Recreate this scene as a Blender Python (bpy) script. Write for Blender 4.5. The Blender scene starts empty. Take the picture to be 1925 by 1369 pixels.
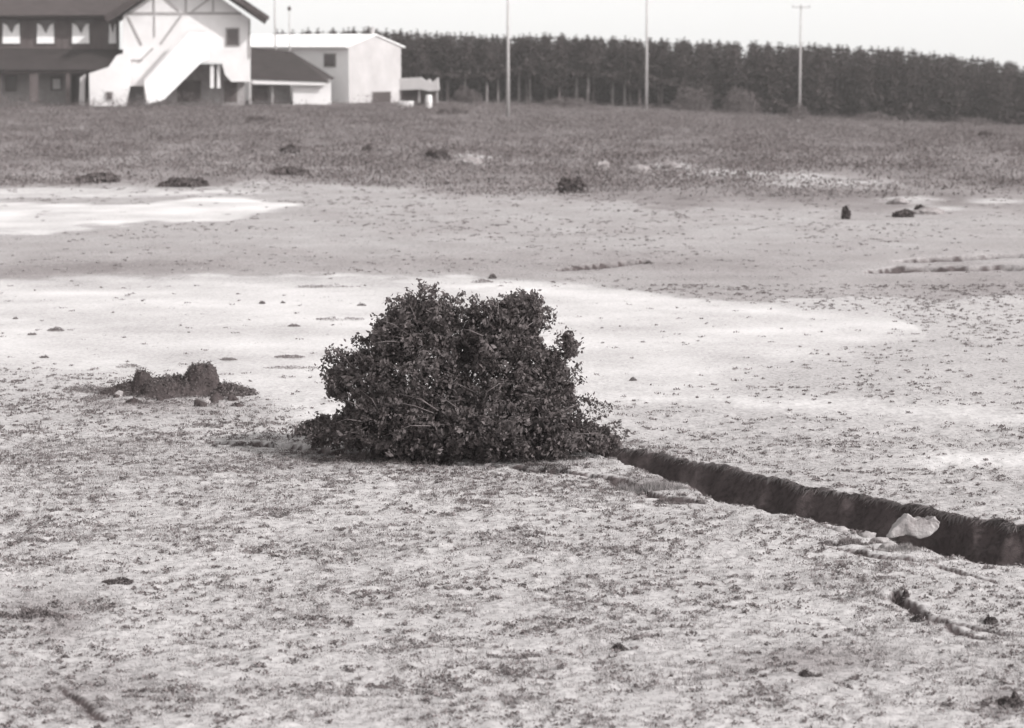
import bpy, bmesh, math, random
import numpy as np
from mathutils import Vector, Matrix

# ------------------------------------------------------------------ camera, sky, sun
S = bpy.context.scene
COL = S.collection
F = 4528.0                       # focal length in photo pixels (1925 wide)
CAMH = 4.84
PITCH = math.atan(589.5 / F)
cam = bpy.data.cameras.new('camera')
cam.sensor_width = 36.0
cam.lens = 36.0 * F / 1925.0
cam.clip_end = 6000
cam.dof.use_dof = True
cam.dof.focus_distance = 27.5
cam.dof.aperture_fstop = 2.0
co = bpy.data.objects.new('camera', cam)
COL.objects.link(co)
co.location = (0, 0, CAMH)
co.rotation_euler = (math.pi / 2 - PITCH, 0, 0)
S.camera = co

SUN_EL, SUN_AZ = math.radians(36), math.radians(118)     # azimuth from +Y towards +X
w = bpy.data.worlds.new('World')
S.world = w
w.use_nodes = True
nt = w.node_tree
bg = nt.nodes['Background']
sky = nt.nodes.new('ShaderNodeTexSky')
sky.sky_type = 'NISHITA'
sky.sun_disc = False
sky.sun_elevation = SUN_EL
sky.sun_rotation = SUN_AZ
sky.air_density = 1.6
sky.dust_density = 3.0
sky.ozone_density = 3.0
SKYK = 1.3
VEIL = 4.7
# blue-sensitive black and white film: the sky is seen by its blue light, which makes it nearly white
sp = nt.nodes.new('ShaderNodeSeparateColor')
nt.links.new(sky.outputs[0], sp.inputs[0])
cb = nt.nodes.new('ShaderNodeVectorMath'); cb.operation = 'SCALE'
cb.inputs[0].default_value = (1.0, 0.995, 0.985)
mb = nt.nodes.new('ShaderNodeMath'); mb.operation = 'MULTIPLY'; mb.inputs[1].default_value = SKYK
nt.links.new(sp.outputs[2], mb.inputs[0])
# a thin bright veil of high cloud, brightest towards the horizon
tcw = nt.nodes.new('ShaderNodeTexCoord'); sx = nt.nodes.new('ShaderNodeSeparateXYZ'); nt.links.new(tcw.outputs['Generated'], sx.inputs[0])
vr = nt.nodes.new('ShaderNodeMapRange'); vr.interpolation_type = 'SMOOTHSTEP'
vr.inputs['From Min'].default_value = 0.0; vr.inputs['From Max'].default_value = 0.45
vr.inputs['To Min'].default_value = VEIL; vr.inputs['To Max'].default_value = VEIL * 0.16
nt.links.new(sx.outputs[2], vr.inputs['Value'])
av = nt.nodes.new('ShaderNodeMath'); av.operation = 'ADD'
nt.links.new(mb.outputs[0], av.inputs[0]); nt.links.new(vr.outputs[0], av.inputs[1])
nt.links.new(av.outputs[0], cb.inputs['Scale'])
nt.links.new(cb.outputs[0], bg.inputs['Color'])
bg.inputs['Strength'].default_value = 0.15
sl = bpy.data.lights.new('sun', 'SUN')
sl.energy = 4.0
sl.angle = math.radians(0.6)
sl.color = (1.0, 0.985, 0.975)
so = bpy.data.objects.new('sun', sl)
COL.objects.link(so)
sd = Vector((math.sin(SUN_AZ) * math.cos(SUN_EL), math.cos(SUN_AZ) * math.cos(SUN_EL), math.sin(SUN_EL)))
so.rotation_euler = sd.to_track_quat('Z', 'Y').to_euler()
so.location = (60, -40, 60)
S.view_settings.view_transform = 'Standard'
S.view_settings.look = 'None'
S.view_settings.exposure = 0.25
S.view_settings.gamma = 1.0

rng = np.random.default_rng(7)
random.seed(7)

# ------------------------------------------------------------------ helpers
def hash2(ix, iy, seed):
    n = (ix.astype(np.int64) * 374761393 + iy.astype(np.int64) * 668265263 + seed * 1442695041) & 0xFFFFFFFF
    n = ((n ^ (n >> 13)) * 1274126177) & 0xFFFFFFFF
    n = (n ^ (n >> 16)) & 0xFFFFFFFF
    return n / 4294967295.0

def vnoise(x, y, seed=0):
    x = np.asarray(x, float); y = np.asarray(y, float)
    ix = np.floor(x); iy = np.floor(y)
    fx = x - ix; fy = y - iy
    fx = fx * fx * (3 - 2 * fx); fy = fy * fy * (3 - 2 * fy)
    a = hash2(ix, iy, seed); b = hash2(ix + 1, iy, seed)
    c = hash2(ix, iy + 1, seed); d = hash2(ix + 1, iy + 1, seed)
    return (a + (b - a) * fx) * (1 - fy) + (c + (d - c) * fx) * fy

def fbm(x, y, seed=0, oct=4):
    s = 0; a = 0.5; t = 0
    for k in range(oct):
        s = s + a * vnoise(x * 2 ** k + 13.7 * k, y * 2 ** k - 7.3 * k, seed + k); t += a; a *= 0.5
    return s / t

def sstep(a, b, x):
    t = np.clip((np.asarray(x, float) - a) / (b - a), 0, 1)
    return t * t * (3 - 2 * t)

CP, SP = math.cos(PITCH), math.sin(PITCH)
def ray(u, v):                       # world direction of a photo pixel, y component 1
    a = (u - 962.5) / F; b = -(v - 684.5) / F
    dx, dy, dz = a, CP + b * SP, -SP + b * CP
    return dx / dy, 1.0, dz / dy
def pt(u, v, Y):                     # point at distance Y
    r = ray(u, v)
    return Vector((r[0] * Y, Y, CAMH + r[2] * Y))
def proj(x, y, z):
    zz = z - CAMH
    depth = y * CP - zz * SP
    up = y * SP + zz * CP
    return 962.5 + F * x / depth, 684.5 - F * up / depth

def seg_dist(x, y, pts):             # signed distance (left of direction positive), along param
    best = np.full(x.shape, 1e9); sgn = np.zeros(x.shape); par = np.zeros(x.shape)
    L = 0; tot = sum(math.dist(pts[i], pts[i + 1]) for i in range(len(pts) - 1))
    for i in range(len(pts) - 1):
        ax, ay = pts[i]; bx, by = pts[i + 1]
        dx, dy = bx - ax, by - ay; l = math.hypot(dx, dy)
        t = np.clip(((x - ax) * dx + (y - ay) * dy) / (l * l), 0, 1)
        d = np.hypot(x - ax - t * dx, y - ay - t * dy)
        m = d < best
        best[m] = d[m]
        cr = (dx * (y - ay) - dy * (x - ax))
        sgn[m] = np.sign(cr)[m]
        par[m] = ((L + t * l) / tot)[m]
        L += l
    return best, sgn, par

def base_h(x, y):
    x = np.asarray(x, float); y = np.asarray(y, float)
    far = np.interp(x, [-12, 0, 12, 28, 55, 120], [0, -0.5, -0.8, -1.8, -2.7, -3.6])
    h = far * sstep(100, 225, y)
    h = h + 0.10 * (fbm(x / 9, y / 14, 3, 3) - 0.5) * sstep(34, 60, y)
    h = h + 0.5 * (fbm(x / 22, y / 26, 5, 3) - 0.5) * sstep(70, 130, y)
    h = h - 0.03 * np.maximum(y - 340, 0) - 0.02 * np.maximum(np.abs(x) - 250, 0)
    return h
def flat_pt(u, v):
    r = ray(u, v)
    Y = -CAMH / r[2]
    for _ in range(6):
        Y = (float(base_h(r[0] * Y, Y)) - CAMH) / r[2]
    return (r[0] * Y, Y)

# gullies and cracks: polyline of photo points on the ground, half width, depth
def wpl(px): return [flat_pt(u, v) for u, v in px]
DITCH = wpl([(1085, 838), (1180, 856), (1300, 888), (1420, 925), (1500, 938), (1600, 962), (1720, 986), (1800, 1010), (1925, 1028), (2080, 1050)])
CRACKS = [
    (wpl([(385, 832), (520, 838), (640, 850), (780, 866), (900, 876), (1010, 884), (1090, 894)]), 0.16, 0.20),
    (wpl([(1090, 894), (1160, 905), (1230, 935), (1320, 946)]), 0.11, 0.07),
    (wpl([(1686, 1114), (1700, 1134), (1722, 1150), (1740, 1160), (1785, 1170)]), 0.055, 0.07),
    (wpl([(1798, 1172), (1830, 1178), (1872, 1190), (1925, 1200)]), 0.035, 0.05),
    (wpl([(1545, 1030), (1600, 1036), (1640, 1046), (1720, 1058)]), 0.05, 0.05),
    (wpl([(1758, 1064), (1800, 1076), (1868, 1094)]), 0.035, 0.05),
    (wpl([(110, 1292), (150, 1318), (172, 1340), (200, 1354)]), 0.026, 0.03),
    (wpl([(1780, 1172), (1800, 1192), (1850, 1204)]), 0.035, 0.04),
    (wpl([(1640, 512), (1720, 506), (1925, 503)]), 0.5, 0.30),
    (wpl([(1690, 492), (1800, 486), (1910, 480)]), 0.42, 0.28),
    (wpl([(1055, 508), (1130, 500), (1210, 491)]), 0.35, 0.2),
]
def carve(x, y):
    """depth cut into the ground by the gully and cracks, and how much of it is bare dark earth"""
    cut = np.zeros(x.shape); soil = np.zeros(x.shape)
    m = (y > 15) & (y < 36) & (x > 0) & (x < 14)
    if m.any():
        xs, ys = x[m], y[m]
        wob = (fbm(xs * 1.6, ys * 1.6, 21, 3) - 0.5) * 0.34 + (fbm(xs * 4, ys * 4, 24, 3) - 0.5) * 0.20
        d, s, t = seg_dist(xs, ys, DITCH)
        sd_ = d * s + wob                     # + is the far (left-of-direction) side
        half = np.interp(t, [0, .12, .4, 1], [0.20, 0.36, 0.66, 0.92])
        dep = np.interp(t, [0, .05, .3, 1], [0.22, 0.36, 0.52, 0.62])
        farb = 1 - np.clip((sd_ - half + 0.36) / 0.36, 0, 1) ** 1.3
        near = 1 - sstep(half * 0.35, half, -sd_)
        c = dep * farb * near * (1 - 0.25 * fbm(xs * 3, ys * 3, 22, 3))
        cut[m] = c
        soil[m] = np.clip((1 - sstep(half - .06, half + .03, sd_)) * near * 14 * np.clip(dep * 3, 0, 1), 0, 1)
    for pts, hw, dp in CRACKS:
        a = np.array(pts)
        m = (x > a[:, 0].min() - 1.5) & (x < a[:, 0].max() + 1.5) & (y > a[:, 1].min() - 1.5) & (y < a[:, 1].max() + 1.5)
        if not m.any(): continue
        xs, ys = x[m], y[m]
        wob = (fbm(xs * 3.2, ys * 3.2, 31, 3) - 0.5) * hw * (2.2 if hw < .3 else .7)
        d, s, t = seg_dist(xs, ys, pts)
        sd_ = np.abs(d * s + wob)
        hh = hw * (0.6 + 0.8 * vnoise(t * 9, t * 0, 33)) * (0.3 + 0.7 * sstep(0, 0.1, t) * sstep(0, .1, 1 - t))
        c = dp * (1 - sstep(hh * 0.5, hh * 1.15, sd_))
        cut[m] = np.maximum(cut[m], c)
        soil[m] = np.maximum(soil[m], 1 - sstep(hh * 1.05, hh * 1.05 + .04, sd_))
    return cut, soil
def ground_h(x, y):
    x = np.atleast_1d(np.asarray(x, float)); y = np.atleast_1d(np.asarray(y, float))
    rough = 1 - 0.75 * sstep(30, 38, y)
    h = base_h(x, y)
    n1 = fbm(x * 1.1, y * 1.1, 11, 3) - 0.5
    n2 = fbm(x * 5.5, y * 5.5, 12, 3)
    n2 = np.maximum(n2 - 0.46, 0)
    n3 = fbm(x * 11, y * 11, 14, 2) - 0.5
    h = h + rough * (0.03 * n1 + 0.055 * n2 + 0.030 * n3) * (1 - sstep(120, 200, y) * 0.5)
    cut, soil = carve(x, y)
    return h - cut
def gz(x, y): return float(ground_h(x, y)[0])
def on_ground(u, v):
    x, y = flat_pt(u, v)
    return Vector((x, y, gz(x, y)))

def np_mesh(name, verts, faces):
    verts = np.asarray(verts, np.float32); faces = np.asarray(faces, np.int32)
    me = bpy.data.meshes.new(name)
    me.vertices.add(len(verts)); me.vertices.foreach_set('co', verts.ravel())
    k = faces.shape[1]
    me.loops.add(faces.size); me.loops.foreach_set('vertex_index', faces.ravel())
    me.polygons.add(len(faces))
    me.polygons.foreach_set('loop_start', np.arange(0, faces.size, k, dtype=np.int32))
    me.polygons.foreach_set('loop_total', np.full(len(faces), k, np.int32))
    me.update(); me.validate()
    return me
def link(name, me, mat, parent=None, loc=None):
    o = bpy.data.objects.new(name, me); COL.objects.link(o)
    if mat and me and not me.materials: me.materials.append(mat)
    if loc is not None: o.location = loc
    if parent: o.parent = parent
    return o
def tag(o, label=None, cat=None, group=None, kind=None):
    if label: o['label'] = label
    if cat: o['category'] = cat
    if group: o['group'] = group
    if kind: o['kind'] = kind
    return o
def empty(name, loc, label, cat, group=None, rz=0):
    o = bpy.data.objects.new(name, None); COL.objects.link(o)
    o.empty_display_size = 0.2
    o.location = loc; o.rotation_euler = (0, 0, rz)
    return tag(o, label, cat, group)

# ------------------------------------------------------------------ materials (a black and white photograph: all greys, slightly warm)
def g(v, t=0.035):
    t = float(np.interp(v, [.08, .14, .3, .8], [.22, .13, .06, .02]))
    return (v * (1 + .6 * t), v * (1 - .40 * t), v * (1 - .42 * t), 1)
def mat(name, v, rough=0.85, var=0.25, scale=3.0, bump=0.0, island=0.0, transl=0.0, spec=0.2, tint=0.04, stretch=None, detail=6):
    m = bpy.data.materials.new(name); m.use_nodes = True
    n = m.node_tree.nodes; l = m.node_tree.links
    b = n['Principled BSDF']
    b.inputs['Roughness'].default_value = rough
    b.inputs['Specular IOR Level'].default_value = spec
    tc = n.new('ShaderNodeTexCoord'); mp = n.new('ShaderNodeMapping')
    l.new(tc.outputs['Object'], mp.inputs['Vector'])
    if stretch: mp.inputs['Scale'].default_value = stretch
    no = n.new('ShaderNodeTexNoise'); no.inputs['Scale'].default_value = scale; no.inputs['Detail'].default_value = detail
    no.inputs['Roughness'].default_value = 0.62
    l.new(mp.outputs[0], no.inputs['Vector'])
    cr = n.new('ShaderNodeValToRGB')
    cr.color_ramp.elements[0].position = 0.3; cr.color_ramp.elements[1].position = 0.72
    cr.color_ramp.elements[0].color = g(v * (1 - var), tint); cr.color_ramp.elements[1].color = g(v * (1 + var), tint)
    l.new(no.outputs['Fac'], cr.inputs[0])
    out = cr.outputs[0]
    if island:
        ge = n.new('ShaderNodeNewGeometry'); mr = n.new('ShaderNodeMapRange')
        mr.inputs['To Min'].default_value = 1 - island; mr.inputs['To Max'].default_value = 1 + island
        l.new(ge.outputs['Random Per Island'], mr.inputs['Value'])
        mx = n.new('ShaderNodeVectorMath'); mx.operation = 'SCALE'
        l.new(out, mx.inputs[0]); l.new(mr.outputs[0], mx.inputs['Scale'])
        out = mx.outputs[0]
    l.new(out, b.inputs['Base Color'])
    if bump:
        bp = n.new('ShaderNodeBump'); bp.inputs['Strength'].default_value = bump; bp.inputs['Distance'].default_value = 0.03
        l.new(no.outputs['Fac'], bp.inputs['Height']); l.new(bp.outputs[0], b.inputs['Normal'])
    if transl:
        tr = n.new('ShaderNodeBsdfTranslucent'); ms = n.new('ShaderNodeMixShader'); ms.inputs[0].default_value = transl
        l.new(out, tr.inputs['Color']); l.new(b.outputs[0], ms.inputs[1]); l.new(tr.outputs[0], ms.inputs[2])
        l.new(ms.outputs[0], n['Material Output'].inputs['Surface'])
    return m
M = dict(
    leaf=mat('bush_leaf', 0.10, 0.9, 0.55, 8, island=0.25, transl=0.25, spec=0.05),
    bark=mat('bark', 0.13, 0.9, 0.3, 9, bump=0.5, stretch=(1, 1, .25)),
    palebark=mat('pale_bark', 0.20, 0.9, 0.3, 5, bump=0.4, stretch=(1, 1, .25)),
    needle=mat('pine_needles', 0.043, 0.8, 0.3, 0.7, island=0.35, transl=0.15),
    shrub=mat('shrub_leaf', 0.10, 0.8, 0.3, 0.8, island=0.35, transl=0.2),
    scrub=mat('scrub', 0.17, 0.85, 0.35, 0.12, island=0.25, transl=0.2),
    grass=mat('dry_grass', 0.27, 0.85, 0.35, 0.9, island=0.45, transl=0.25),
    heathshrub=mat('heath_shrub_leaf', 0.115, 0.8, 0.3, 0.8, island=0.3, transl=0.2),
    darkgrass=mat('dark_grass', 0.15, 0.85, 0.3, 1.4, island=0.4, transl=0.2),
    white=mat('whitewash', 0.60, 0.8, 0.10, 0.5, bump=0.15, tint=0.015),
    stairwhite=mat('whitewash_and_shade_lift', 0.78, 0.8, 0.06, 0.5, bump=0.1, tint=0.015),
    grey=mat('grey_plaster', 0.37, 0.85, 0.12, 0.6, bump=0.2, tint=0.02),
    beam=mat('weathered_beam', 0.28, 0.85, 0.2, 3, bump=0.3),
    darkwood=mat('dark_wood', 0.075, 0.8, 0.3, 2, bump=0.3, stretch=(1, 1, .2)),
    roof=mat('dark_roof', 0.042, 0.8, 0.25, 1.2, bump=0.4, stretch=(1, 3, 1)),
    annexroof=mat('annex_roof', 0.025, 0.85, 0.25, 1.2, bump=0.4),
    metalroof=mat('metal_roof', 0.80, 0.55, 0.08, 0.8, spec=0.4, tint=0.01, stretch=(4, 1, 1)),
    glass=mat('dark_glass', 0.05, 0.25, 0.1, 1, spec=0.5),
    curtain=mat('curtain', 0.72, 0.9, 0.08, 2, tint=0.015),
    concrete=mat('pole_concrete', 0.34, 0.8, 0.12, 2, bump=0.2, tint=0.02),
    steel=mat('dull_steel', 0.22, 0.5, 0.15, 4, spec=0.5),
    rubble=mat('pale_rubble', 0.20, 0.9, 0.35, 6, bump=1.0, tint=0.02),
    stone=mat('pale_stone', 0.25, 0.9, 0.35, 9, bump=0.9, tint=0.02),
    darkstone=mat('dark_earth_lump', 0.045, 0.95, 0.45, 7, bump=1.0),
    clod=mat('earth_clod', 0.24, 0.95, 0.4, 7, bump=1.0),
)

# ------------------------------------------------------------------ ground
def axis(lo_dense, hi_dense, step, lo, hi, grow):
    a = list(np.arange(lo_dense, hi_dense, step))
    x, s = hi_dense, step
    while x < hi: a.append(x); s = step + grow * (x - hi_dense); x += s
    a.append(hi)
    x, s = lo_dense - step, step; b = []
    while x > lo: b.append(x); s = step + grow * (lo_dense - x); x -= s
    b.append(lo)
    return np.array(sorted(b) + a)
xs = axis(-6.6, 6.9, 0.036, -1500, 1500, 0.035)
ys = [-60, -30, -10, 0, 5, 9, 11, 12.5, 13.5]; y = 14.2
while y < 3000:
    ys.append(y); y += min(max(0.036, y * y / 13500 if y < 300 else y * 0.04), 120)
ys = np.array(ys)
X, Y = np.meshgrid(xs, ys)
xf, yf = X.ravel(), Y.ravel()
zf = ground_h(xf, yf)
nx, ny = len(xs), len(ys)
idx = np.arange(nx * ny).reshape(ny, nx)
faces = np.stack([idx[:-1, :-1], idx[:-1, 1:], idx[1:, 1:], idx[1:, :-1]], -1).reshape(-1, 4)
gm = np_mesh('ground', np.stack([xf, yf, zf], -1), faces)
gm.polygons.foreach_set('use_smooth', np.ones(len(faces), bool))

def zones(x, y):
    """albedo of the ground and vegetation density, by where it lies"""
    z = base_h(x, y)
    yy = np.maximum(y, 4.0)
    u, v = proj(x, yy, z)
    # irregular borders: warp in world space
    wx = (fbm(x / 3.1, y / 3.1, 41, 4) - 0.5); wv = (fbm(x / 7, y / 7, 43, 4) - 0.5)
    sc = np.clip(30 / yy, 0.15, 1.6)
    u = u + wx * 120; v = v + wv * 60 * sc + wx * 16 * sc
    v = v + (fbm(x / .6, y / .9, 47, 3) - .5) * 26 * sc
    def below(px, py, soft):      # 1 where v is below (nearer than) the line
        return sstep(-soft, soft, v - np.interp(u, px, py))
    grass = np.full(x.shape, 0.365)
    a = grass
    # far heath
    hw_ = (fbm(x / 1.6, y / 2.6, 45, 4) - .5) * 26 + (fbm(x / 5, y / 9, 46, 3) - .5) * 34; v = v + hw_
    heath = 1 - below([-500, 0, 420, 900, 1100, 1400, 1700, 2400], [348, 350, 352, 362, 372, 394, 398, 410], 7)
    mott = fbm(x / 3.5, y / 8, 51, 4); v = v - hw_
    hv = np.interp(v, [200, 240, 300, 390], [0.12, 0.14, 0.18, 0.20]) * (0.40 + 1.2 * mott)
    mid = np.interp(v, [350, 450, 520], [0.30, 0.285, 0.265])
    a = np.where(v < 560, mid, a)
    # bare pale strip across the middle
    top = below([-500, 0, 500, 900, 1150, 1380, 1690, 1760, 2400], [522, 522, 522, 515, 540, 562, 592, 640, 900], 5)
    bot = 1 - below([-500, 0, 250, 620, 1100, 1180, 1420, 1690, 2400], [690, 690, 700, 790, 800, 745, 700, 630, 600], 18)
    pale = top * bot
    strip2 = np.exp(-((v - np.interp(u, [900, 1090, 1500, 1925], [745, 742, 752, 782])) / 13) ** 2) * sstep(1000, 1120, u) * 1.0
    strip3 = np.exp(-((v - 858) / 14) ** 2) * sstep(1680, 1780, u) * 1.0
    u0_, v0_ = u, v
    s1 = below([-500, 0, 200, 420, 600], [352, 354, 355, 360, 372], 3) * (1 - below([-500, 0, 200, 420, 600], [366, 368, 368, 366, 366], 3)) * (1 - sstep(380, 560, u)) * 0.75
    s2 = below([-500, 0, 230, 420, 540], [374, 376, 384, 374, 388], 3) * (1 - below([-500, 0, 60, 140, 260, 400, 530], [442, 442, 446, 428, 416, 412, 392], 4)) * (1 - sstep(505, 545, u))
    rockb = np.zeros(x.shape)
    for (cu, cv, ru, rv) in [(1350, 326, 100, 9), (1270, 312, 40, 7), (1560, 342, 110, 9), (1700, 372, 60, 9), (1760, 392, 60, 7), (1870, 376, 60, 6), (880, 303, 34, 9), (1500, 330, 50, 8), (480, 348, 50, 5)]:
        rockb = np.maximum(rockb, np.exp(-(((u - cu) / ru) ** 2 + ((v - cv) / rv) ** 2) ** 1.5))
    heath = heath * (1 - .9 * np.clip(rockb, 0, 1))
    lo = np.clip(np.maximum.reduce([pale, strip2, strip3, s1, s2]), 0, 1)
    a = a * (1 - heath) + hv * heath
    a = a * (1 - lo) + (0.43 + .035 * (v < 460) + .20 * (fbm(x / 2.2, y / 1.6, 81, 5) - .5)) * lo
    a = a * (1 - rockb * 0.75) + 0.42 * rockb * 0.75
    # right of the strip the turf stays light
    lightr = sstep(560, 700, v) * (1 - below([0, 1000, 1180, 1500, 1925], [600, 700, 830, 940, 1010], 20)) * sstep(1050, 1250, u)
    a = a * (1 - 0.07 * lightr * (1 - lo))
    # darker weathered bands
    dark = np.zeros(x.shape)
    for (cu, cv, ru, rv, k) in [(180, 505, 330, 11, .34), (700, 492, 350, 12, .16), (1250, 490, 260, 14, .22), (1850, 540, 120, 18, .2), (60, 1150, 90, 45, .38), (1520, 1225, 190, 30, .33), (300, 770, 220, 30, .25), (470, 870, 240, 28, .12), (1900, 1320, 50, 40, .35), (130, 1290, 160, 60, .2), (1250, 905, 110, 22, .25)]:
        dark = np.maximum(dark, k * np.exp(-(((u - cu) / ru) ** 2 + ((v - cv) / rv) ** 2)))
    a = a * (1 - dark)
    a = a * np.where(v < 540, .84 + .32 * fbm(x / 1.4, y / 2.0, 63, 5), 1)
    patch = fbm(x / 0.9, y / 0.9, 61, 4)
    a = a * (0.92 + 0.16 * patch)
    dens = (1 - lo) * (0.35 + 0.65 * sstep(640, 860, v)) * (1 - 0.55 * lightr) + lo * 0.02
    dens = dens * (0.65 + .7 * sstep(0.40, 0.65, fbm(x / 0.8, y / 0.8, 71, 3))) + dark * 1.2
    return a, dens, heath
alb, dens, heath = zones(xf, yf)
cut, soil = carve(xf, yf)
alb = alb * (1 - soil) + (0.035 + .045 * fbm(xf * 5, yf * 5, 25, 4)) * soil
tt = np.interp(alb, [.08, .13, .32, .6], [.22, .13, .055, .03])
colr = np.stack([alb * (1 + .6 * tt), alb * (1 - .40 * tt), alb * (1 - .38 * tt), np.ones_like(alb)], -1).astype(np.float32)
at = gm.color_attributes.new('soil_colour', 'FLOAT_COLOR', 'POINT')
at.data.foreach_set('color', colr.ravel())

m = bpy.data.materials.new('ground_soil_and_turf'); m.use_nodes = True
n, l = m.node_tree.nodes, m.node_tree.links
b = n['Principled BSDF']; b.inputs['Roughness'].default_value = 0.95; b.inputs['Specular IOR Level'].default_value = 0.1
va = n.new('ShaderNodeVertexColor'); va.layer_name = 'soil_colour'
tc = n.new('ShaderNodeTexCoord')
def noise(scale, detail, rough=0.6):
    q = n.new('ShaderNodeTexNoise'); q.inputs['Scale'].default_value = scale; q.inputs['Detail'].default_value = detail
    q.inputs['Roughness'].default_value = rough; l.new(tc.outputs['Object'], q.inputs['Vector']); return q
def mrange(sock, a, b_, c, d):
    q = n.new('ShaderNodeMapRange'); q.inputs['From Min'].default_value = a; q.inputs['From Max'].default_value = b_
    q.inputs['To Min'].default_value = c; q.inputs['To Max'].default_value = d; l.new(sock, q.inputs['Value']); return q.outputs[0]
n1 = noise(7.0, 6, .65); n2 = noise(38.0, 4, .7); n3 = noise(0.5, 4)
f1 = mrange(n1.outputs['Fac'], .36, .62, .90, 1.05); f2 = mrange(n2.outputs['Fac'], .32, .68, .82, 1.14); f3 = mrange(n3.outputs['Fac'], .3, .7, .92, 1.08)
mm = n.new('ShaderNodeMath'); mm.operation = 'MULTIPLY'; l.new(f1, mm.inputs[0]); l.new(f2, mm.inputs[1])
n4 = noise(8.0, 5, .65); n5 = noise(19.0, 4, .6)
f4 = mrange(n4.outputs['Fac'], .50, .62, 1.0, .82); f5 = mrange(n5.outputs['Fac'], .50, .62, 1.0, .66)
m45 = n.new('ShaderNodeMath'); m45.operation = 'MULTIPLY'; l.new(f4, m45.inputs[0]); l.new(f5, m45.inputs[1])
m46 = n.new('ShaderNodeMath'); m46.operation = 'MULTIPLY'; l.new(m45.outputs[0], m46.inputs[0]); l.new(mm.outputs[0], m46.inputs[1])
mm2 = n.new('ShaderNodeMath'); mm2.operation = 'MULTIPLY'; l.new(m46.outputs[0], mm2.inputs[0]); l.new(f3, mm2.inputs[1])
# bright bare ground is smoother: blend the variation with brightness
lum = n.new('ShaderNodeSeparateColor'); l.new(va.outputs[0], lum.inputs[0])
k = mrange(lum.outputs[0], .34, .55, 1.0, .25)
mx = n.new('ShaderNodeMix'); mx.data_type = 'FLOAT'; mx.inputs[2].default_value = 1.0
l.new(k, mx.inputs[0]); l.new(mm2.outputs[0], mx.inputs[3])
vs = n.new('ShaderNodeVectorMath'); vs.operation = 'SCALE'; l.new(va.outputs[0], vs.inputs[0]); l.new(mx.outputs[0], vs.inputs['Scale'])
l.new(vs.outputs[0], b.inputs['Base Color'])
ad = n.new('ShaderNodeMath'); ad.operation = 'ADD'; l.new(n1.outputs['Fac'], ad.inputs[0]); l.new(n2.outputs['Fac'], ad.inputs[1])
bp = n.new('ShaderNodeBump'); bp.inputs['Strength'].default_value = 0.3; bp.inputs['Distance'].default_value = 0.04
l.new(ad.outputs[0], bp.inputs['Height']); l.new(bp.outputs[0], b.inputs['Normal'])
ground = link('ground', gm, m)
tag(ground, kind='structure')
ground['label'] = 'dry open ground with short turf, pale bare strips and a dark gully'

# ------------------------------------------------------------------ vegetation builders
def rand_dirs(n_, up=0.0):
    v = rng.normal(size=(n_, 3)); v[:, 2] = v[:, 2] + up
    return v / np.linalg.norm(v, axis=1, keepdims=True)
def leaf_quads(cent, size, up=0.0, aspect=0.55, dirs=None):
    """one leaf (a pointed four-sided blade) at each centre"""
    k = len(cent)
    a = rand_dirs(k, up) if dirs is None else dirs
    b_ = rng.normal(size=(k, 3)); b_ -= (b_ * a).sum(1, keepdims=True) * a; b_ /= np.linalg.norm(b_, axis=1, keepdims=True)
    c_ = np.cross(a, b_)
    s = np.asarray(size).reshape(-1, 1) if np.ndim(size) else size
    p0 = cent - a * s * .5; p1 = cent + b_ * s * aspect * .5 + c_ * s * .08; p2 = cent + a * s * .5; p3 = cent - b_ * s * aspect * .5 + c_ * s * .08
    v = np.stack([p0, p1, p2, p3], 1).reshape(-1, 3)
    return v, np.arange(4 * k).reshape(-1, 4)
def blades(base, h, width, lean):
    """grass blades: triangles standing on base points"""
    k = len(base)
    ang = rng.uniform(0, 2 * math.pi, k); d = np.stack([np.cos(ang), np.sin(ang), np.zeros(k)], 1)
    la = rng.uniform(0, 2 * math.pi, k); ll = rng.uniform(0, 1, k) * lean
    tip = base + np.stack([np.cos(la) * ll * h, np.sin(la) * ll * h, h * (1 - .3 * ll)], 1)
    w2 = np.asarray(width).reshape(-1, 1) * .5
    v = np.stack([base - d * w2, base + d * w2, tip], 1).reshape(-1, 3)
    return v, np.arange(3 * k).reshape(-1, 3)
def tube(bm, pts, r0, r1, seg=6):
    pts = [Vector(p) for p in pts]; rings = []
    for i, p in enumerate(pts):
        t = (pts[min(i + 1, len(pts) - 1)] - pts[max(i - 1, 0)]).normalized()
        a = t.orthogonal().normalized(); b2 = t.cross(a)
        r = r0 + (r1 - r0) * i / (len(pts) - 1)
        rings.append([bm.verts.new(p + a * r * math.cos(q * 2 * math.pi / seg) + b2 * r * math.sin(q * 2 * math.pi / seg)) for q in range(seg)])
    for i in range(len(rings) - 1):
        for q in range(seg):
            bm.faces.new([rings[i][q], rings[i][(q + 1) % seg], rings[i + 1][(q + 1) % seg], rings[i + 1][q]])
    bm.faces.new(rings[-1]); bm.faces.new(list(reversed(rings[0])))
def bm_mesh(name, bm, smooth=False):
    bmesh.ops.recalc_face_normals(bm, faces=bm.faces)
    me = bpy.data.meshes.new(name); bm.to_mesh(me); bm.free()
    if smooth: me.polygons.foreach_set('use_smooth', np.ones(len(me.polygons), bool))
    return me

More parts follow.
